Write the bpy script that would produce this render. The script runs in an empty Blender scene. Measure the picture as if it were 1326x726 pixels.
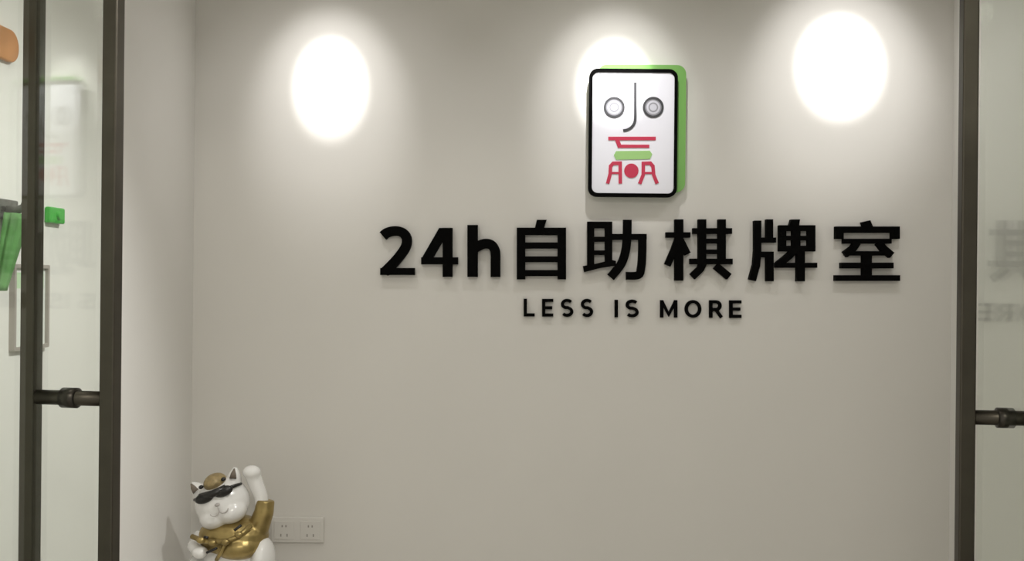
import bpy, bmesh, math, random
from mathutils import Vector, Matrix

scene = bpy.context.scene
C = scene.collection
R = math.radians

# ---------------------------------------------------------------- camera
F, VX, VY = 1300.0, 697.0, 363.0        # focal length in px, vanishing point
ROLL = R(0.55)
EYE = 1.5                               # camera height
D = 3.25                                # distance to the back wall
cam_d = bpy.data.cameras.new('camera')
cam_d.sensor_fit = 'HORIZONTAL'
cam_d.sensor_width = 36.0
cam_d.lens = 36.0 * F / 1326.0
cam_d.shift_x = (663.0 - VX) / 1326.0
cam_d.clip_start = 0.02
cam = bpy.data.objects.new('camera', cam_d)
cam.location = (0, 0, EYE)
cam.rotation_euler = (R(90), -ROLL, 0)
C.objects.link(cam)
scene.camera = cam

# ---------------------------------------------------------------- world, exposure
world = bpy.data.worlds.new('world')
scene.world = world
world.use_nodes = True
bg = world.node_tree.nodes['Background']
bg.inputs[0].default_value = (1.0, 0.97, 0.90, 1)
bg.inputs[1].default_value = 0.75
vs = scene.view_settings
vs.view_transform = 'Standard'
vs.look = 'None'
vs.exposure = 0.0
vs.gamma = 1.0
vs.use_curve_mapping = False

CEIL = 2.75
XL, XR = -447 / 400.0, 535 / 400.0       # side walls
YF = 1.25                                # front wall (door) plane

# ---------------------------------------------------------------- lights
def area(name, loc, size, power, col, rot=(0, 0, 0), shape='DISK'):
    l = bpy.data.lights.new(name, 'AREA')
    l.shape = shape
    l.size = size
    l.energy = power
    l.color = col
    o = bpy.data.objects.new(name, l)
    o.location = loc
    o.rotation_euler = rot
    C.objects.link(o)
    return o

def spot(name, loc, target, deg, blend, power, col, rad=0.02):
    l = bpy.data.lights.new(name, 'SPOT')
    l.spot_size = R(deg)
    l.spot_blend = blend
    l.energy = power
    l.color = col
    l.shadow_soft_size = rad
    o = bpy.data.objects.new(name, l)
    o.location = loc
    d = Vector(target) - Vector(loc)
    o.rotation_euler = d.to_track_quat('-Z', 'Y').to_euler()
    C.objects.link(o)
    return o

WARM = (1.0, 0.95, 0.87)
for x, y, e in ((-0.72, 1.90, 2.5),):
    area('ceiling_fill', (x, y, CEIL - 0.012), 0.32, e, WARM)  # added fill without a fixture, lifts the left wall by the door
area('lobby_light', (0.10, -0.45, CEIL - 0.012), 0.7, 42.0, (1.0, 0.95, 0.86))

def wall_xz(px, py):
    u, v = px - VX, py - VY
    c, s = math.cos(ROLL), math.sin(ROLL)
    u0, v0 = u * c + v * s, -u * s + v * c
    return u0 / F * D, EYE - v0 / F * D

# unseen fill spot, added to brighten the left side wall near the entrance
spot('left_wall_fill', (0.45, 1.9, CEIL - 0.05), (XL, 1.92, 0.97), 64, 0.85, 120.0, (1.0, 0.99, 0.95), 0.04)

# three accent spots in the ceiling, washing the sign wall
for px, py, alpha, rpx, e in ((428, 108, 42, 47, 60), (796, 110, 40, 48, 66), (1088, 82, 32, 56, 74)):
    x, z = wall_xz(px, py)
    d = (CEIL - 0.05 - z) / math.tan(R(alpha))
    ln = math.hypot(d, CEIL - 0.05 - z)
    half = math.degrees(math.atan(rpx / 400.0 / ln))
    lx = x
    spot('accent_spot_core', (lx, D - d, CEIL - 0.05), (x, D, z), half * 2 * 1.14, 0.5, e, (1.0, 0.985, 0.97))
    spot('accent_spot_glow', (lx, D - d, CEIL - 0.05), (x, D, z - 0.05), half * 2 * 2.5, 1.0, e * 0.40, (1.0, 0.985, 0.98))
    spot('accent_spot_wash', (lx, D - d, CEIL - 0.05), (x, D, z - 0.55), 84, 1.0, e * 0.155, (1.0, 0.98, 0.96), 0.03)

# ---------------------------------------------------------------- materials
def mat(name, col, rough=0.6, metal=0.0, bump=0.0, bscale=60.0, var=0.0, vscale=6.0, spec=0.5, coat=0.0):
    m = bpy.data.materials.new(name)
    m.use_nodes = True
    nt = m.node_tree
    b = nt.nodes['Principled BSDF']
    b.inputs['Base Color'].default_value = (*col, 1)
    b.inputs['Roughness'].default_value = rough
    b.inputs['Metallic'].default_value = metal
    b.inputs['Specular IOR Level'].default_value = spec
    b.inputs['Coat Weight'].default_value = coat
    tc = nt.nodes.new('ShaderNodeTexCoord')
    if var > 0:
        n = nt.nodes.new('ShaderNodeTexNoise')
        n.inputs['Scale'].default_value = vscale
        n.inputs['Detail'].default_value = 3
        r = nt.nodes.new('ShaderNodeValToRGB')
        r.color_ramp.elements[0].position = 0.3
        r.color_ramp.elements[1].position = 0.7
        r.color_ramp.elements[0].color = (*[c * (1 - var) for c in col], 1)
        r.color_ramp.elements[1].color = (*[min(1, c * (1 + var)) for c in col], 1)
        nt.links.new(tc.outputs['Object'], n.inputs['Vector'])
        nt.links.new(n.outputs['Fac'], r.inputs['Fac'])
        nt.links.new(r.outputs['Color'], b.inputs['Base Color'])
    if bump > 0:
        n2 = nt.nodes.new('ShaderNodeTexNoise')
        n2.inputs['Scale'].default_value = bscale
        n2.inputs['Detail'].default_value = 4
        bp = nt.nodes.new('ShaderNodeBump')
        bp.inputs['Strength'].default_value = bump
        bp.inputs['Distance'].default_value = 0.004
        nt.links.new(tc.outputs['Object'], n2.inputs['Vector'])
        nt.links.new(n2.outputs['Fac'], bp.inputs['Height'])
        nt.links.new(bp.outputs['Normal'], b.inputs['Normal'])
    return m

M = {}
M['wall'] = mat('wall_paint', (0.72, 0.70, 0.66), 0.75, bump=0.03, bscale=180, var=0.012, vscale=2.5, spec=0.25)
M['wall_side'] = mat('side_wall_paint', (0.82, 0.805, 0.775), 0.7, bump=0.03, bscale=180, var=0.012, vscale=2.5, spec=0.3)
M['ceiling'] = mat('ceiling_paint', (0.78, 0.77, 0.74), 0.85)
M['floor'] = mat('floor_tile', (0.42, 0.39, 0.34), 0.35, var=0.06, vscale=9)
M['dark'] = mat('dark_steel', (0.07, 0.062, 0.048), 0.42, 0.85, bump=0.02, bscale=90, var=0.08, vscale=14)
M['steel'] = mat('collar_steel', (0.05, 0.045, 0.037), 0.35, 0.8)
M['black'] = mat('black_acrylic', (0.002, 0.0019, 0.0018), 0.7, spec=0.04)
M['tile_white'] = mat('tile_white_acrylic', (0.84, 0.84, 0.91), 0.35, spec=0.3)
M['tile_green'] = mat('tile_green_acrylic', (0.19, 0.44, 0.10), 0.4)
M['mark_black'] = mat('mark_grey_ink', (0.045, 0.045, 0.05), 0.5)
M['mark_grey'] = mat('mark_pale_ink', (0.28, 0.28, 0.31), 0.5)
M['eye_grey'] = mat('eye_grey_ink', (0.58, 0.58, 0.64), 0.5)
M['mark_red'] = mat('mark_red_ink', (0.55, 0.025, 0.075), 0.5)
M['mark_green'] = mat('mark_green_ink', (0.33, 0.58, 0.20), 0.5)
M['plastic'] = mat('white_plastic', (0.70, 0.68, 0.64), 0.4)
M['hole'] = mat('socket_slot', (0.34, 0.32, 0.29), 0.6)
M['porcelain'] = mat('white_porcelain', (0.80, 0.79, 0.77), 0.22, coat=0.3)
M['gold'] = mat('gold_glaze', (0.36, 0.27, 0.105), 0.34, 0.75, bump=0.35, bscale=38, var=0.25, vscale=22)
M['bronze'] = mat('bronze_glaze', (0.33, 0.25, 0.12), 0.45, 0.3, bump=0.5, bscale=90, var=0.3, vscale=60)
M['shades'] = mat('sunglass_black', (0.012, 0.011, 0.010), 0.3)
M['earin'] = mat('ear_brown', (0.16, 0.13, 0.10), 0.6)
M['nose'] = mat('nose_grey', (0.46, 0.43, 0.41), 0.5)
M['orange'] = mat('orange_paint', (0.52, 0.22, 0.07), 0.55, var=0.12, vscale=20)
M['greenp'] = mat('green_plastic', (0.05, 0.42, 0.05), 0.4)
M['greencloth'] = mat('green_cloth', (0.13, 0.31, 0.10), 0.85, bump=0.4, bscale=60, var=0.2, vscale=20)
M['greyhook'] = mat('grey_bracket', (0.10, 0.10, 0.09), 0.5, var=0.3, vscale=40)
M['frame'] = mat('notice_frame', (0.40, 0.36, 0.33), 0.5)
M['paper'] = mat('notice_paper', (0.80, 0.82, 0.78), 0.7)
M['papergreen'] = mat('notice_green_print', (0.55, 0.75, 0.50), 0.7)
M['cabinet'] = mat('cabinet_laminate', (0.66, 0.63, 0.58), 0.45)
M['sticker'] = mat('grey_sticker', (0.30, 0.29, 0.26), 0.6)

def glass_mat():
    m = bpy.data.materials.new('door_glass')
    m.use_nodes = True
    nt = m.node_tree
    nt.nodes.clear()
    out = nt.nodes.new('ShaderNodeOutputMaterial')
    mix = nt.nodes.new('ShaderNodeMixShader')
    tr = nt.nodes.new('ShaderNodeBsdfTransparent')
    tr.inputs[0].default_value = (0.955, 0.975, 0.955, 1)
    gl = nt.nodes.new('ShaderNodeBsdfGlossy')
    gl.inputs['Roughness'].default_value = 0.04
    gl.inputs['Color'].default_value = (0.97, 1.0, 0.97, 1)
    geo = nt.nodes.new('ShaderNodeNewGeometry')
    ior = nt.nodes.new('ShaderNodeMapRange')       # same air-to-glass angle law on both faces of the pane
    ior.inputs['To Min'].default_value = 1.52
    ior.inputs['To Max'].default_value = 1 / 1.52
    fr = nt.nodes.new('ShaderNodeFresnel')
    nt.links.new(geo.outputs['Backfacing'], ior.inputs['Value'])
    nt.links.new(ior.outputs['Result'], fr.inputs['IOR'])
    nt.links.new(fr.outputs['Fac'], mix.inputs['Fac'])
    nt.links.new(tr.outputs[0], mix.inputs[1])
    nt.links.new(gl.outputs[0], mix.inputs[2])
    nt.links.new(mix.outputs[0], out.inputs['Surface'])
    return m
M['glass'] = glass_mat()

# ---------------------------------------------------------------- mesh helpers
def obj(name, bm, m, parent=None, smooth=False, bevel=0.0):
    me = bpy.data.meshes.new(name)
    bmesh.ops.recalc_face_normals(bm, faces=bm.faces)
    bm.to_mesh(me)
    bm.free()
    me.materials.append(M[m])
    if smooth:
        for p in me.polygons:
            p.use_smooth = True
    o = bpy.data.objects.new(name, me)
    C.objects.link(o)
    if parent:
        o.parent = parent
    if bevel:
        b = o.modifiers.new('bevel', 'BEVEL')
        b.width = bevel
        b.segments = 2
        b.limit_method = 'ANGLE'
    return o

def tag(o, label, cat, group=None):
    o['label'] = label
    o['category'] = cat
    if group:
        o['group'] = group
    return o

def structure(o, label=None):
    o['kind'] = 'structure'
    if label:
        o['label'] = label
    return o

def empty(name, loc=(0, 0, 0), rz=0.0, parent=None):
    o = bpy.data.objects.new(name, None)
    o.location = loc
    o.rotation_euler = (0, 0, rz)
    o.empty_display_size = 0.05
    C.objects.link(o)
    if parent:
        o.parent = parent
    return o

def box(bm, x0, x1, y0, y1, z0, z1):
    v = [bm.verts.new(p) for p in ((x0, y0, z0), (x1, y0, z0), (x1, y1, z0), (x0, y1, z0),
                                   (x0, y0, z1), (x1, y0, z1), (x1, y1, z1), (x0, y1, z1))]
    for f in ((0, 3, 2, 1), (4, 5, 6, 7), (0, 1, 5, 4), (1, 2, 6, 5), (2, 3, 7, 6), (3, 0, 4, 7)):
        bm.faces.new([v[i] for i in f])

def boxo(name, x0, x1, y0, y1, z0, z1, m, parent=None, bevel=0.0):
    bm = bmesh.new()
    box(bm, x0, x1, y0, y1, z0, z1)
    return obj(name, bm, m, parent, bevel=bevel)

def prism(bm, pts, yb, yf):
    """polygon of (x, z) points extruded from depth yb (wall side) to yf (room side)"""
    a = [bm.verts.new((x, yf, z)) for x, z in pts]
    b = [bm.verts.new((x, yb, z)) for x, z in pts]
    n = len(pts)
    bm.faces.new(a)
    bm.faces.new(b[::-1])
    for i in range(n):
        bm.faces.new((a[i], b[i], b[(i + 1) % n], a[(i + 1) % n]))

def stroke_outline(pts, w):
    """thick polyline -> outline polygon with mitred joints"""
    P = [Vector(p) for p in pts]
    L, Rr = [], []
    for i, p in enumerate(P):
        d0 = (p - P[i - 1]).normalized() if i else None
        d1 = (P[i + 1] - p).normalized() if i < len(P) - 1 else None
        if d0 is None: d0 = d1
        if d1 is None: d1 = d0
        n0, n1 = Vector((-d0.y, d0.x)), Vector((-d1.y, d1.x))
        n = (n0 + n1)
        n = n.normalized() if n.length > 1e-6 else n0
        k = min(1.6, 1 / max(0.3, n.dot(n0)))
        L.append(p + n * w / 2 * k)
        Rr.append(p - n * w / 2 * k)
    return L, Rr

def stroke(bm, pts, w, yb, yf, closed=False):
    L, Rr = stroke_outline(pts, w)
    vs_ = []
    for l, r in zip(L, Rr):
        vs_.append((bm.verts.new((l.x, yf, l.y)), bm.verts.new((r.x, yf, r.y)),
                    bm.verts.new((r.x, yb, r.y)), bm.verts.new((l.x, yb, l.y))))
    for a, b in zip(vs_, vs_[1:]):
        for k in range(4):
            bm.faces.new((a[k], a[(k + 1) % 4], b[(k + 1) % 4], b[k]))
    bm.faces.new(vs_[0])
    bm.faces.new(vs_[-1][::-1])

def rrect(x0, z0, x1, z1, r, n=6):
    pts = []
    for cx, cz, a0 in ((x1 - r, z1 - r, 0), (x0 + r, z1 - r, 90), (x0 + r, z0 + r, 180), (x1 - r, z0 + r, 270)):
        for i in range(n + 1):
            a = R(a0 + 90 * i / n)
            pts.append((cx + r * math.cos(a), cz + r * math.sin(a)))
    return pts

def ring(bm, outer, inner, yb, yf):
    n = len(outer)
    of = [bm.verts.new((x, yf, z)) for x, z in outer]
    ob = [bm.verts.new((x, yb, z)) for x, z in outer]
    nf = [bm.verts.new((x, yf, z)) for x, z in inner]
    nb = [bm.verts.new((x, yb, z)) for x, z in inner]
    for i in range(n):
        j = (i + 1) % n
        bm.faces.new((of[i], of[j], nf[j], nf[i]))
        bm.faces.new((ob[i], nb[i], nb[j], ob[j]))
        bm.faces.new((of[i], ob[i], ob[j], of[j]))
        bm.faces.new((nf[i], nf[j], nb[j], nb[i]))

def circle(cx, cz, r, n=32):
    return [(cx + r * math.cos(2 * math.pi * i / n), cz + r * math.sin(2 * math.pi * i / n)) for i in range(n)]

def tube(bm, pts, rads, seg=16):
    P = [Vector(p) for p in pts]
    rings = []
    a = None
    for i, p in enumerate(P):
        d = (P[min(i + 1, len(P) - 1)] - P[max(i - 1, 0)]).normalized()
        if a is None:
            a = d.cross(Vector((0, 0, 1)) if abs(d.z) < 0.9 else Vector((1, 0, 0)))
        a = (a - d * a.dot(d)).normalized()
        b = d.cross(a)
        r = rads[i] if hasattr(rads, '__len__') else rads
        rings.append([bm.verts.new(p + a * r * math.cos(2 * math.pi * k / seg) + b * r * math.sin(2 * math.pi * k / seg)) for k in range(seg)])
    for q, w in zip(rings, rings[1:]):
        for k in range(seg):
            bm.faces.new((q[k], q[(k + 1) % seg], w[(k + 1) % seg], w[k]))
    bm.faces.new(rings[0][::-1])
    bm.faces.new(rings[-1])

def ellipsoid(bm, c, r, tilt=0.0, seg=28):
    mtx = Matrix.Translation(c) @ Matrix.Rotation(-tilt, 4, 'Y') @ Matrix.Diagonal((*r, 1))
    bmesh.ops.create_uvsphere(bm, u_segments=seg, v_segments=seg // 2, radius=1.0, matrix=mtx)

# ---------------------------------------------------------------- room shell
T = 0.12
structure(boxo('floor', XL - T, XR + T, -1.6, D + T, -0.1, 0, 'floor'))
structure(boxo('ceiling', XL - T, XR + T, -1.6, D + T, CEIL, CEIL + 0.1, 'ceiling'))
structure(boxo('wall_back', XL - T, XR + T, D, D + T, 0, CEIL, 'wall'),
          'pale beige back wall carrying the sign lettering')
structure(boxo('wall_left', XL - T, XL, YF, D, 0, CEIL, 'wall_side'))
structure(boxo('wall_right', XR, XR + T, YF, D, 0, CEIL, 'wall_side'))
HL, HR = -1.015, 0.847                    # hinge sides of the doorway
bm = bmesh.new()
box(bm, XL - T, HL - 0.03, YF - 0.12, YF, 0, CEIL)
structure(obj('wall_front_left', bm, 'wall_side'))
bm = bmesh.new()
box(bm, HR + 0.03, XR + T, YF - 0.12, YF, 0, CEIL)
structure(obj('wall_front_right', bm, 'wall_side'))
structure(boxo('wall_front_lintel', HL - 0.03, HR + 0.03, YF - 0.12, YF, 2.40, CEIL, 'wall_side'))
structure(boxo('baseboard_back', XL, XR, D - 0.012, D, 0, 0.08, 'plastic'))

# ---------------------------------------------------------------- glass doors
def door(name, hinge_x, yh, W, HALF, phi, zs, label):
    """leaf frame: local +Y runs from the hinge to the free edge, local +X is to the right.
    yh: where the pulls are bolted, W: leaf width."""
    root = empty(name, (hinge_x, YF + 0.01, 0), -phi)
    structure(root, label)
    H0, H1, t = 0.012, 2.385, 0.012
    boxo('glass_pane', -t / 2, t / 2, 0, W, H0, H1, 'glass', root)
    s = 0.030
    for q in (1, -1):                                   # a pull bar on each face of the glass
        x = q * HALF
        boxo('pull_bar', x - s / 2, x + s / 2, yh - s / 2, yh + s / 2, 0.30, 2.25, 'dark', root, bevel=0.003)
    for z in (0.55, zs, 2.14):
        bm = bmesh.new()
        tube(bm, [(-HALF + s / 2, yh, z), (HALF - s / 2, yh, z)], 0.0145, 20)
        so = obj('standoff', bm, 'dark', root, smooth=True)
        bm = bmesh.new()
        tube(bm, [(-0.016, yh, z), (-0.015, yh, z), (0.015, yh, z), (0.016, yh, z)], [0.015, 0.020, 0.020, 0.015], 20)
        obj('collar', bm, 'steel', so, smooth=True)
    for z0, z1 in ((H0, 0.10), (H1 - 0.09, H1)):
        for q in (1, -1):
            boxo('patch_fitting', min(q * t / 2, q * 0.02), max(q * t / 2, q * 0.02), 0.0, 0.16, z0, z1, 'dark', root, bevel=0.002)
    return root

PHI_L, PHI_R = 0.145, 0.093
XH = 365 / 400.0
dl = door('door_1', HL, 0.71, 0.80, 0.084, PHI_L, 1.262, 'open frameless glass door leaf with dark double pull bars, left')
dr = door('door_2', HR, 0.70, 0.839, 0.074, PHI_R, 1.241, 'open frameless glass door leaf with dark double pull bars, right')
for i, (x0, x1) in enumerate(((HL - 0.03, HL - 0.008), (HR + 0.008, HR + 0.03))):
    structure(boxo('trim_%d' % (i + 1), x0, x1, YF - 0.12, YF, 0, 2.40, 'dark'))

# ---------------------------------------------------------------- lettering
def conv(ox, oy, f):
    return lambda p: wall_xz(ox + p[0] / f, oy + p[1] / f)

def rounded(pts, n=5):                   # Catmull-Rom through the drawn points
    out = []
    for i in range(len(pts) - 1):
        p = [Vector(pts[max(0, min(len(pts) - 1, i + k))]) for k in (-1, 0, 1, 2)]
        for j in range(n):
            t = j / n
            out.append(0.5 * (2 * p[1] + (p[2] - p[0]) * t + (2 * p[0] - 5 * p[1] + 4 * p[2] - p[3]) * t * t
                              + (3 * p[1] - p[0] - 3 * p[2] + p[3]) * t ** 3))
    return out + [Vector(pts[-1])]

def glyph(name, cv, sc, rects, polys, strokes, label, group, depth, base):
    bm = bmesh.new()
    yb, yf = D - base, D - base - depth
    for x0, x1, y0, y1 in rects:
        prism(bm, [cv(p) for p in ((x0 - 2, y0 - 1), (x1 + 2, y0 - 1), (x1 + 2, y1 + 2), (x0 - 2, y1 + 2))], yb, yf)
        yf -= 0.00012                    # strokes lie a hair apart so their fronts never coincide
    for p in polys:
        prism(bm, [cv(q) for q in p], yb, yf)
        yf -= 0.00012
    for pts, w in strokes:
        if name.startswith('sign') and len(pts) >= 5:
            pts = rounded(pts)
        stroke(bm, [cv(q) for q in pts], (w + 3) / sc / 400.0, yb, yf)
        yf -= 0.00012
    o = obj(name, bm, 'black')
    if label:
        tag(o, label, 'letter', group)
    return o

def arc(cx, cy, rx, ry, a0, a1, n=12):
    return [(cx + rx * math.cos(R(a0 + (a1 - a0) * i / n)), cy - ry * math.sin(R(a0 + (a1 - a0) * i / n))) for i in range(n + 1)]

G1 = 'large black raised characters of the sign'
DEP, BASE = 0.024, 0.0
z24 = conv(480, 280, 6.979)
glyph('sign_digit', z24, 6.979, [(98, 400, 468, 528)], [],
      [([(118, 178), (152, 152), (200, 137), (250, 135), (295, 150), (325, 185), (333, 230), (318, 285), (275, 350), (215, 420), (130, 505)], 82)],
      'black raised digit 2 starting the large sign line', G1, DEP, BASE)
glyph('sign_digit', z24, 6.979, [(658, 740, 108, 545), (465, 790, 372, 432)], [[(625, 108), (700, 108), (700, 190), (655, 225), (565, 378), (520, 420), (465, 425), (465, 385)]], [],
      'black raised digit 4 between the 2 and the h', G1, DEP, BASE)
glyph('sign_letter', z24, 6.979, [(880, 968, 82, 545)], [],
      [([(950, 285), (1000, 258), (1050, 248), (1095, 262), (1122, 300), (1130, 345), (1130, 440), (1130, 548)], 84)],
      'black raised letter h after the digit 4', G1, DEP, BASE)
z3 = conv(660, 280, 6.027)
glyph('sign_character', z3, 6.027,
      [(58, 120, 92, 490), (375, 437, 92, 490), (58, 437, 92, 146), (100, 400, 206, 250), (100, 400, 314, 356), (100, 400, 420, 465)],
      [[(212, 30), (288, 30), (264, 100), (195, 100)]], [],
      'black raised Chinese character 自 right after the letter h', G1, DEP, BASE)
glyph('sign_character', z3, 6.027,
      [(605, 655, 45, 400), (742, 795, 45, 385), (605, 795, 45, 92), (640, 760, 162, 197), (640, 760, 268, 300), (790, 1062, 140, 182)],
      [[(570, 388), (660, 373), (790, 340), (825, 348), (825, 385), (700, 405), (580, 436)]],
      [([(915, 30), (912, 180), (898, 285), (862, 380), (785, 475)], 62), ([(1032, 140), (1030, 300), (1022, 400), (1000, 458), (905, 464)], 58)],
      'black raised Chinese character 助 under the left corner of the tile sign', G1, DEP, BASE)
z4 = conv(860, 280, 6.63)
glyph('sign_character', z4, 6.63,
      [(85, 155, 30, 550), (10, 215, 140, 182), (285, 350, 30, 410), (455, 517, 30, 410), (240, 570, 105, 150), (340, 465, 195, 232), (340, 465, 287, 322), (215, 575, 365, 410)],
      [], [([(118, 180), (78, 290), (22, 420)], 52), ([(135, 205), (195, 325)], 50), ([(328, 400), (305, 450), (235, 518)], 58), ([(435, 425), (548, 518)], 58)],
      'black raised Chinese character 棋 in the middle of the large line', G1, DEP, BASE)
glyph('sign_character', z4, 6.63,
      [(865, 920, 30, 225), (790, 945, 185, 225), (790, 925, 305, 350), (865, 925, 305, 555),
       (975, 1032, 80, 300), (1220, 1280, 80, 300), (975, 1280, 80, 125), (1000, 1250, 170, 205), (975, 1280, 255, 300), (1088, 1152, 80, 300),
       (945, 1295, 400, 440), (1125, 1190, 290, 555)],
      [[(1075, 30), (1150, 30), (1142, 85), (1058, 85)]],
      [([(790, 40), (790, 300), (780, 420), (745, 548)], 58), ([(1112, 285), (1062, 340), (965, 418)], 55)],
      'black raised Chinese character 牌, second from the right end', G1, DEP, BASE)
z5 = conv(1060, 280, 8.067)
glyph('sign_character', z5, 8.067,
      [(160, 820, 110, 172), (160, 238, 110, 235), (742, 820, 110, 235), (240, 735, 238, 284), (260, 720, 366, 408), (440, 530, 366, 640), (215, 755, 485, 542), (155, 822, 615, 672)],
      [[(430, 65), (515, 45), (545, 115), (447, 115)]],
      [([(385, 275), (345, 335), (258, 400)], 66), ([(608, 275), (655, 335), (742, 408)], 66)],
      'black raised Chinese character 室 at the right end of the large line', G1, DEP, BASE)

# small line: LESS IS MORE
zs_ = conv(670, 375, 4.42)
G2 = 'small black raised letters under the large line'
def small(ch, x0, x1, y0, y1, label):
    w = 14.5
    h, m = w / 2, (y0 + y1) / 2
    S, Rc = [], []
    if ch == 'L':
        Rc = [(x0, x0 + w, y0, y1), (x0, x1, y1 - w, y1)]
    elif ch == 'E':
        Rc = [(x0, x0 + w, y0, y1), (x0, x1, y1 - w, y1), (x0, x1, y0, y0 + w), (x0, x1 - 6, m - h, m + h)]
    elif ch == 'I':
        Rc = [(x0, x1, y0, y1)]
    elif ch == 'S':
        cx, rx, ry = (x0 + x1) / 2, (x1 - x0) / 2 - h, (y1 - y0 - w) / 4
        S = [(arc(cx, y0 + h + ry, rx, ry, 35, 250, 14) + [(cx + 4, m - 1)] + arc(cx, y1 - h - ry, rx, ry, 70, -145, 14)[1:], w)]
    elif ch == 'O':
        cx, cy = (x0 + x1) / 2, m
        S = [(arc(cx, cy, (x1 - x0) / 2 - h, (y1 - y0) / 2 - h, 0, 362, 36), w)]
    elif ch == 'M':
        Rc = [(x0, x0 + w, y0, y1), (x1 - w, x1, y0, y1)]
        S = [([(x0 + h, y0 + 4), ((x0 + x1) / 2, y1 - 16), (x1 - h, y0 + 4)], w)]
    elif ch == 'R':
        Rc = [(x0, x0 + w, y0, y1)]
        S = [([(x0, y0 + h), (x0 + 38, y0 + h)] + arc(x0 + 38, y0 + h + 22, 22, 22, 80, -80, 8) + [(x0 + 38, y0 + h + 44), (x0, y0 + h + 44)], w),
             ([(x0 + 36, y0 + h + 44), (x1 - h, y1)], w)]
    glyph('small_letter', zs_, 4.42, Rc, [], S, label, G2, 0.014, 0.0)
small('L', 38, 97, 52, 150, 'small black letter L beginning the word LESS')
small('E', 143, 203, 53, 151, 'small black letter E in the word LESS')
small('S', 250, 318, 53, 153, 'small black letter S, first of two in LESS')
small('S', 364, 431, 53, 154, 'small black letter S ending the word LESS')
small('I', 557, 572, 58, 155, 'small black letter I of the word IS')
small('S', 620, 691, 57, 156, 'small black letter S of the word IS')
small('M', 817, 911, 60, 156, 'small black letter M beginning the word MORE')
small('O', 957, 1048, 60, 158, 'small black letter O in the word MORE')
small('R', 1097, 1172, 61, 157, 'small black letter R in the word MORE')
small('E', 1212, 1276, 61, 158, 'small black letter E ending the word MORE')

# ---------------------------------------------------------------- mahjong tile sign
zt = conv(740, 40, 2.906)
tx, tz = zt((227, 625))
sign = empty('tile_sign', (tx, D, tz))
tag(sign, 'white mahjong tile sign with a drawn face, black rim and green back', 'sign')
def tl(p):
    x, z = zt(p)
    return x - tx, z - tz
def tl6(p):
    return tl(((760 + p[0] / 8.067 - 740) * 2.906, (170 + p[1] / 8.067 - 40) * 2.906))
def trr(x0, y0, x1, y1, r):
    a, b = tl((x0, y1)), tl((x1, y0))
    return rrect(a[0], a[1], b[0], b[1], r / 2.906 / 400.0, 7)
bm = bmesh.new(); prism(bm, trr(94, 136, 427, 607, 34), 0.0, -0.030)
obj('green_back', bm, 'tile_green', sign)['label'] = 'green backing slab set up and to the right'
bm = bmesh.new(); prism(bm, trr(70, 166, 384, 617, 26), -0.030, -0.046)
face = obj('face_panel', bm, 'tile_white', sign)
bm = bmesh.new(); ring(bm, trr(60, 156, 393, 627, 32), trr(73, 169, 381, 614, 22), -0.028, -0.050)
obj('black_rim', bm, 'black', sign)
FB, FF = -0.0455, -0.0485
K = 1 / 2.906 / 400.0
bm = bmesh.new()
stroke(bm, [tl(p) for p in [(235, 205), (235, 330)] + arc(190, 338, 45, 45, 0, -90, 8)[1:]], 10 * K, FB, FF)
obj('nose_line', bm, 'mark_black', face)
for cx in (156.5, 301.5):
    e0 = tl((cx, 297))
    bm = bmesh.new()
    ring(bm, circle(*e0, 39 * K), circle(*e0, 30.5 * K), FB, FF)
    eye = obj('eye_ring', bm, 'mark_black', face)
    bm = bmesh.new(); prism(bm, circle(*e0, 31 * K), FB, FF + 0.0012)
    obj('eye_disc', bm, 'mark_grey', face)
    bm = bmesh.new(); prism(bm, circle(*e0, 25 * K), FB, FF + 0.0006)
    obj('eye_white', bm, 'eye_grey', face)
    bm = bmesh.new(); ring(bm, circle(*e0, 18 * K, 24), circle(*e0, 13 * K, 24), FB, FF)
    obj('eye_mark', bm, 'mark_grey', face)
K6 = 1 / 8.067 / 400.0
def mark(name, m, rects=(), strokes=(), polys=()):
    bm = bmesh.new()
    ff = FF
    for x0, x1, y0, y1 in rects:
        prism(bm, [tl6(p) for p in ((x0, y0), (x1, y0), (x1, y1), (x0, y1))], FB, ff)
        ff -= 0.00012
    for p in polys:
        prism(bm, [tl6(q) for q in p], FB, ff)
        ff -= 0.00012
    for p, w in strokes:
        stroke(bm, [tl6(q) for q in p], w * K6, FB, ff)
        ff -= 0.00012
    return obj(name, bm, m, face)
mark('red_brow_mark', 'mark_red', [(212, 702, 78, 114), (310, 635, 160, 192)], [([(300, 100), (330, 180)], 42)])
mark('green_bar_mark', 'mark_green', polys=[[(270, 268), (292, 226), (640, 222), (665, 258), (640, 308), (292, 314)]])
mark('red_left_mark', 'mark_red', [(245, 335, 440, 462)], [([(205, 560), (232, 460), (236, 380), (262, 352), (335, 350), (337, 560)], 36)])
mark('red_round_mark', 'mark_red', polys=[[(450 + 74 * math.cos(2 * math.pi * i / 28), 428 + 74 * math.sin(2 * math.pi * i / 28)) for i in range(28)]])
mark('red_right_mark', 'mark_red', [(575, 665, 440, 462)], [([(535, 562), (572, 470), (574, 352), (645, 350), (672, 380), (680, 470), (716, 560)], 36)])

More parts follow.
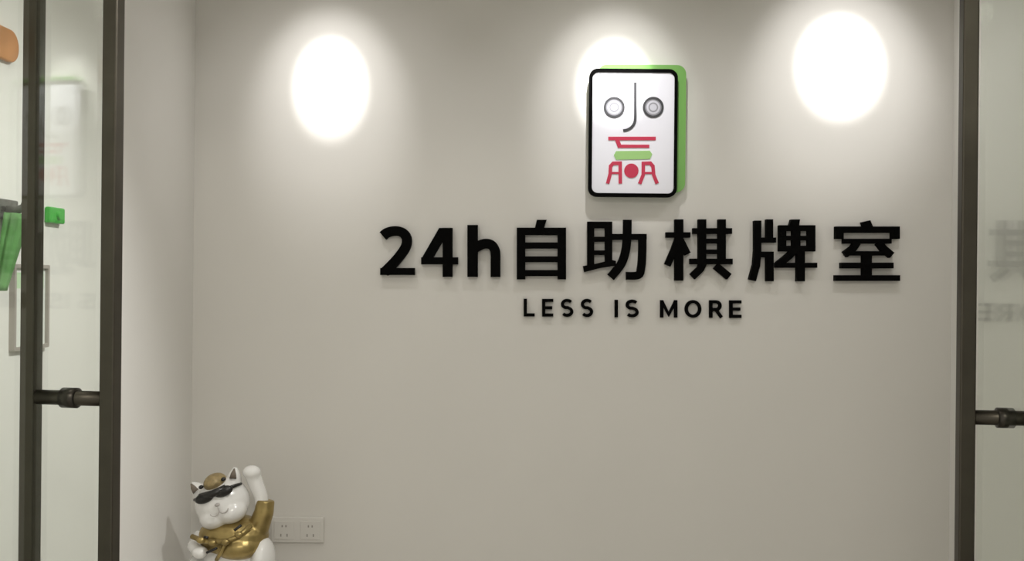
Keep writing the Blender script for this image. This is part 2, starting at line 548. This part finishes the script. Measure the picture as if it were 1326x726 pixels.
# ---------------------------------------------------------------- wall socket
sx0, sz0 = wall_xz(352, 701)
sx1, sz1 = wall_xz(420, 669)
sk = empty('wall_socket', ((sx0 + sx1) / 2, D, sz0))
tag(sk, 'pale double power socket plate low on the back wall beside the cat figurine', 'socket')
w, h = (sx1 - sx0), sz1 - sz0
boxo('plate', -w / 2, w / 2, -0.010, 0, 0, h, 'plastic', sk, bevel=0.002)
for q in (-1, 1):
    cx = q * w / 4
    ins = boxo('socket_insert', cx - w * 0.19, cx + w * 0.19, -0.0125, -0.009, h * 0.14, h * 0.86, 'plastic', sk, bevel=0.001)
    for (dx, dz, ww, hh) in ((-0.010, 0.30, 0.002, 0.009), (0.010, 0.30, 0.002, 0.009), (-0.006, 0.66, 0.002, 0.007), (0.006, 0.66, 0.002, 0.007)):
        boxo('slot', cx + dx - ww, cx + dx + ww, -0.0132, -0.0120, h * dz - hh / 2, h * dz + hh / 2, 'hole', ins)

# ---------------------------------------------------------------- lucky cat on a low cabinet
YC = 3.0
SC = YC / F
def world_at(px, py, Y):
    u, v = px - VX, py - VY
    c, s = math.cos(ROLL), math.sin(ROLL)
    u0, v0 = u * c + v * s, -u * s + v * c
    return u0 / F * Y, EYE - v0 / F * Y
cxw, czw = world_at(300, 790, YC)
cab = empty('low_cabinet', (cxw, YC, 0))
tag(cab, 'plain pale low cabinet in the corner carrying the cat figurine', 'cabinet')
boxo('body', -0.17, 0.17, -0.15, 0.17, 0.06, czw - 0.02, 'cabinet', cab, bevel=0.003)
boxo('top', -0.18, 0.18, -0.165, 0.17, czw - 0.02, czw, 'cabinet', cab, bevel=0.003)
boxo('plinth', -0.16, 0.16, -0.13, 0.16, 0.0, 0.06, 'dark', cab)
cd = boxo('cabinet_door', -0.165, 0.165, -0.166, -0.15, 0.065, czw - 0.025, 'cabinet', cab, bevel=0.002)
boxo('handle', 0.12, 0.135, -0.184, -0.166, 0.30, 0.40, 'dark', cd, bevel=0.002)

cat = empty('cat_figurine', (cxw, YC, czw), -0.004)
tag(cat, 'white lucky cat figurine with black sunglasses, gold vest and raised paw', 'figurine')
def cp(px, py, dep=0.0):          # px offsets in the cat's own plane, dep = towards the viewer
    return Vector(((px - 300) * SC, -dep * SC, (790 - py) * SC))
def er(rx, ry, rz):
    return (rx * SC, ry * SC, rz * SC)
TILT = R(20)
hc = (290, 648, 10)
def hp(hx, hz, dep=0.0):          # head-local offsets, tilted
    return cp(hc[0] + hx * math.cos(TILT) - hz * math.sin(TILT), hc[1] - hx * math.sin(TILT) - hz * math.cos(TILT), hc[2] + dep)

def remeshed(name, bm, m, parent, vox, smooth_it=6):
    o = obj(name, bm, m, parent)
    rm = o.modifiers.new('remesh', 'REMESH')
    rm.mode = 'VOXEL'
    rm.voxel_size = vox
    sm = o.modifiers.new('smooth', 'SMOOTH')
    sm.iterations = smooth_it
    sm.factor = 0.5
    dg = bpy.context.evaluated_depsgraph_get()
    me = bpy.data.meshes.new_from_object(o.evaluated_get(dg))
    o.modifiers.clear()
    o.data = me
    for p in me.polygons:
        p.use_smooth = True
    return o

bm = bmesh.new()
ellipsoid(bm, cp(301, 722, 0), er(40, 34, 50))                  # torso
ellipsoid(bm, cp(301, 765, 0), er(46, 40, 25))                  # seat
ellipsoid(bm, hp(0, 0), er(35, 30, 31), TILT)                   # head
ellipsoid(bm, hp(-11, -13, 10), er(20, 20, 16), TILT)            # cheeks
ellipsoid(bm, hp(11, -13, 10), er(20, 20, 16), TILT)
for q in (-1, 1):                                               # ears
    tube(bm, [hp(q * 20, 18, -2), hp(q * 26, 29, -2), hp(q * 30, 37, -2)], [12 * SC, 8 * SC, 2.5 * SC], 14)
tube(bm, [cp(330, 690, 4), cp(341, 662, 6), cp(338, 640, 6), cp(330, 620, 6), cp(327, 610, 8)], [10 * SC, 9.5 * SC, 9 * SC, 10 * SC, 10 * SC], 16)   # raised arm
ellipsoid(bm, cp(327, 609, 9), er(12, 11, 9))                   # raised paw
tube(bm, [cp(262, 690, 8), cp(258, 702, 22), cp(270, 706, 38)], [9 * SC, 9 * SC, 8 * SC], 14)                                                        # lowered arm
ellipsoid(bm, cp(271, 705, 38), er(10, 9, 8))
for x in (262, 343):                                            # thighs
    ellipsoid(bm, cp(x, 737 if x < 300 else 722, 10), er(15 if x > 300 else 17, 26, 24 if x < 300 else 30))
for x in (272, 334):                                            # feet
    ellipsoid(bm, cp(x, 778, 34), er(17, 22, 12))
for x in (285, 318):                                            # front legs
    tube(bm, [cp(x, 725, 26), cp(x, 770, 32), cp(x, 782, 36)], [11 * SC, 9 * SC, 10 * SC], 14)
body = remeshed('body', bm, 'porcelain', cat, 0.0036)
lo = min(v.co.z for v in body.data.vertices)
for v in body.data.vertices:                                    # flat base resting on the cabinet
    if v.co.z < 0.004 - lo * 0:
        v.co.z = max(v.co.z, 0.0)

bm = bmesh.new()                                                # gold vest with the raised sleeve
ellipsoid(bm, cp(303, 692, 4), er(45, 37, 27))
ellipsoid(bm, cp(312, 701, 12), er(33, 32, 19))
tube(bm, [cp(322, 702, 8), cp(336, 680, 8), cp(343, 660, 8), cp(344.5, 645, 7)], [16 * SC, 14 * SC, 12.5 * SC, 11.5 * SC], 18)
vest = remeshed('vest', bm, 'gold', cat, 0.0032, 5)
for pts, r in (([(258, 687, 30), (275, 690, 40), (292, 690, 44), (306, 689, 44), (320, 684, 40), (333, 672, 30)], 3.2),
               ([(306, 690, 44), (300, 702, 44), (292, 714, 38)], 2.6)):
    bm = bmesh.new()
    tube(bm, [cp(*p) for p in pts], r * SC, 12)
    obj('vest_trim', bm, 'gold', vest, smooth=True)
for p in ((274, 688, 44), (290, 690, 48), (306, 689, 48), (321, 681, 43)):
    bm = bmesh.new(); ellipsoid(bm, cp(*p), er(5.5, 4, 4.2), seg=16)
    obj('gold_bead', bm, 'gold', vest, smooth=True)
for a, b in (((282, 703, 46), (295, 697, 46)), ((315, 676, 42), (323, 670, 38)), ((278, 684, 43), (283, 685, 44))):
    bm = bmesh.new(); tube(bm, [cp(*a), cp(*b)], 1.7 * SC, 10)
    obj('black_mark', bm, 'shades', vest, smooth=True)

# sunglasses: two rounded lenses and a bridge across the tilted head
sg = empty('sunglasses', (0, 0, 0), parent=cat)
for q in (-1, 1):
    bm = bmesh.new()
    ellipsoid(bm, hp(3 + q * 12.5, 15.5, 27), er(12.5, 6, 6.8), TILT)
    obj('lens', bm, 'shades', sg, smooth=True)
    bm = bmesh.new()
    tube(bm, [hp(3 + q * 20, 17, 25), hp(1 + q * 29, 16, 12), hp(1 + q * 31, 15, 4)], [2.4 * SC, 2 * SC, 1.6 * SC], 10)
    obj('temple', bm, 'shades', sg, smooth=True)
bm = bmesh.new()
tube(bm, [hp(-14, 18.5, 27), hp(3, 17.5, 31), hp(20, 18.5, 27)], 4.6 * SC, 12)
obj('bridge', bm, 'shades', sg, smooth=True)
bm = bmesh.new()                                                # bronze cap between the ears
ellipsoid(bm, hp(2, 28, 6), er(14.5, 18, 11.5), TILT)
cap = obj('cap', bm, 'bronze', cat, smooth=True)
for q in (-1, 1):
    bm = bmesh.new(); ellipsoid(bm, hp(2 + q * 15, 29, 17), er(3.2, 3, 2.6), TILT, 14)
    obj('cap_knob', bm, 'shades', cap, smooth=True)
    bm = bmesh.new()
    tube(bm, [hp(q * 25, 25, 6), hp(q * 27.5, 31, 5), hp(q * 29.5, 36, 2)], [4.5 * SC, 3.2 * SC, 0.8 * SC], 12)
    obj('inner_ear', bm, 'earin', cat, smooth=True)
bm = bmesh.new(); ellipsoid(bm, hp(4, 2.5, 30.5), er(3.4, 2.5, 2.2), TILT, 14)
obj('nose', bm, 'nose', cat, smooth=True)
for q in (-1, 1):
    bm = bmesh.new()
    tube(bm, [hp(4, -1, 31)] + [hp(4 + q * 6 + q * 6 * math.cos(R(a)), -5 + 5 * math.sin(R(a)), 31.5) for a in (200, 240, 280, 320, 350)], 0.8 * SC, 8)
    obj('mouth_line', bm, 'nose', cat, smooth=True)

# ---------------------------------------------------------------- things on the left wall behind the glass
def lw(px, py):                    # point on the left wall plane from its bearing
    u, v = px - VX, py - VY
    c, s = math.cos(ROLL), math.sin(ROLL)
    u0, v0 = u * c + v * s, -u * s + v * c
    Y = XL * F / u0
    return Y, EYE - v0 / F * Y

# orange rounded plaque
y1, z1 = lw(18, 64)
y0 = y1 - 0.34
bm = bmesh.new()
zc = z1 - 0.0
pts = rrect(y0, zc - 0.034, y1, zc + 0.034, 0.033, 6)
v0_ = [bm.verts.new((0.0, y, z)) for y, z in pts]
v1_ = [bm.verts.new((0.012, y, z)) for y, z in pts]
bm.faces.new(v0_); bm.faces.new(v1_[::-1])
for i in range(len(pts)):
    j = (i + 1) % len(pts)
    bm.faces.new((v0_[i], v1_[i], v1_[j], v0_[j]))
pl = obj('wall_plaque', bm, 'orange', bevel=0.003)
pl.location.x = XL
tag(pl, 'orange rounded plaque high on the left wall behind the glass door', 'plaque')

# green push button box
ya, za = lw(57, 288)
yb_, zb = lw(76, 270)
gb = empty('push_button', (XL, (ya + yb_) / 2, za))
tag(gb, 'small bright green box on the left wall beside the left door pull', 'button')
boxo('housing', 0, 0.016, -(yb_ - ya) / 2, (yb_ - ya) / 2, 0, zb - za, 'greenp', gb, bevel=0.004)
bm = bmesh.new(); tube(bm, [(0.015, 0, (zb - za) / 2), (0.022, 0, (zb - za) / 2)], 0.009, 16)
obj('button', bm, 'greenp', gb, smooth=False, bevel=0.001)

# grey bracket with a green cloth hanging from it
yh, zh = lw(8, 272)
hk = empty('wall_bracket', (XL, yh, zh))
tag(hk, 'dark grey bracket on the left wall holding the green cloth', 'bracket')
boxo('back_plate', 0, 0.008, -0.045, 0.035, -0.020, 0.022, 'greyhook', hk, bevel=0.003)
bm = bmesh.new(); tube(bm, [(0.006, -0.01, 0), (0.03, -0.01, 0), (0.042, -0.01, 0.006), (0.046, -0.01, 0.018)], [0.009, 0.009, 0.008, 0.007], 14)
obj('hook', bm, 'greyhook', hk, smooth=True)
for dy in (-0.032, 0.022):
    bm = bmesh.new(); tube(bm, [(0.007, dy, 0.001), (0.013, dy, 0.001)], 0.006, 12)
    obj('screw', bm, 'shades', hk)
bm = bmesh.new()
rings = []
for i in range(13):
    t = i / 12
    z = -0.008 - 0.16 * t
    half = 0.036 * (1 - 0.75 * t) + 0.006
    row = []
    for k in range(28):
        a = 2 * math.pi * k / 28
        f = 1 + 0.16 * math.sin(6 * a + 2 * t)
        row.append(bm.verts.new((0.030 + 0.014 * math.cos(a) * f * (1 - 0.4 * t), -0.012 - 0.062 * t + half * math.sin(a) * f, z)))
    rings.append(row)
for a, b in zip(rings, rings[1:]):
    for k in range(28):
        bm.faces.new((a[k], a[(k + 1) % 28], b[(k + 1) % 28], b[k]))
bm.faces.new(rings[0][::-1]); bm.faces.new(rings[-1])
cl = obj('green_cloth', bm, 'greencloth', smooth=True)
cl.location = (XL, yh, zh)
tag(cl, 'green cloth bunched and tapering downward under the dark wall bracket', 'cloth')

# framed notice
ya, za = lw(11, 455)
yb_, zb = lw(58, 343)
nt_ = empty('framed_notice', (XL, (ya + yb_) / 2, za))
tag(nt_, 'small pale framed notice on the left wall behind the left door pull', 'notice')
hw, hh = (yb_ - ya) / 2, zb - za
bm = bmesh.new()
o_, i_ = rrect(-hw, 0, hw, hh, 0.003, 2), rrect(-hw + 0.008, 0.008, hw - 0.008, hh - 0.008, 0.002, 2)
ring(bm, o_, i_, 0.0, -0.012)
fr_ = obj('frame', bm, 'frame', nt_)
fr_.rotation_euler = (0, 0, R(90))
boxo('sheet', 0.001, 0.005, -hw + 0.008, hw - 0.008, 0.008, hh - 0.008, 'paper', nt_)
boxo('green_print', 0.005, 0.0056, -hw + 0.016, hw - 0.016, hh * 0.72, hh - 0.018, 'papergreen', nt_)
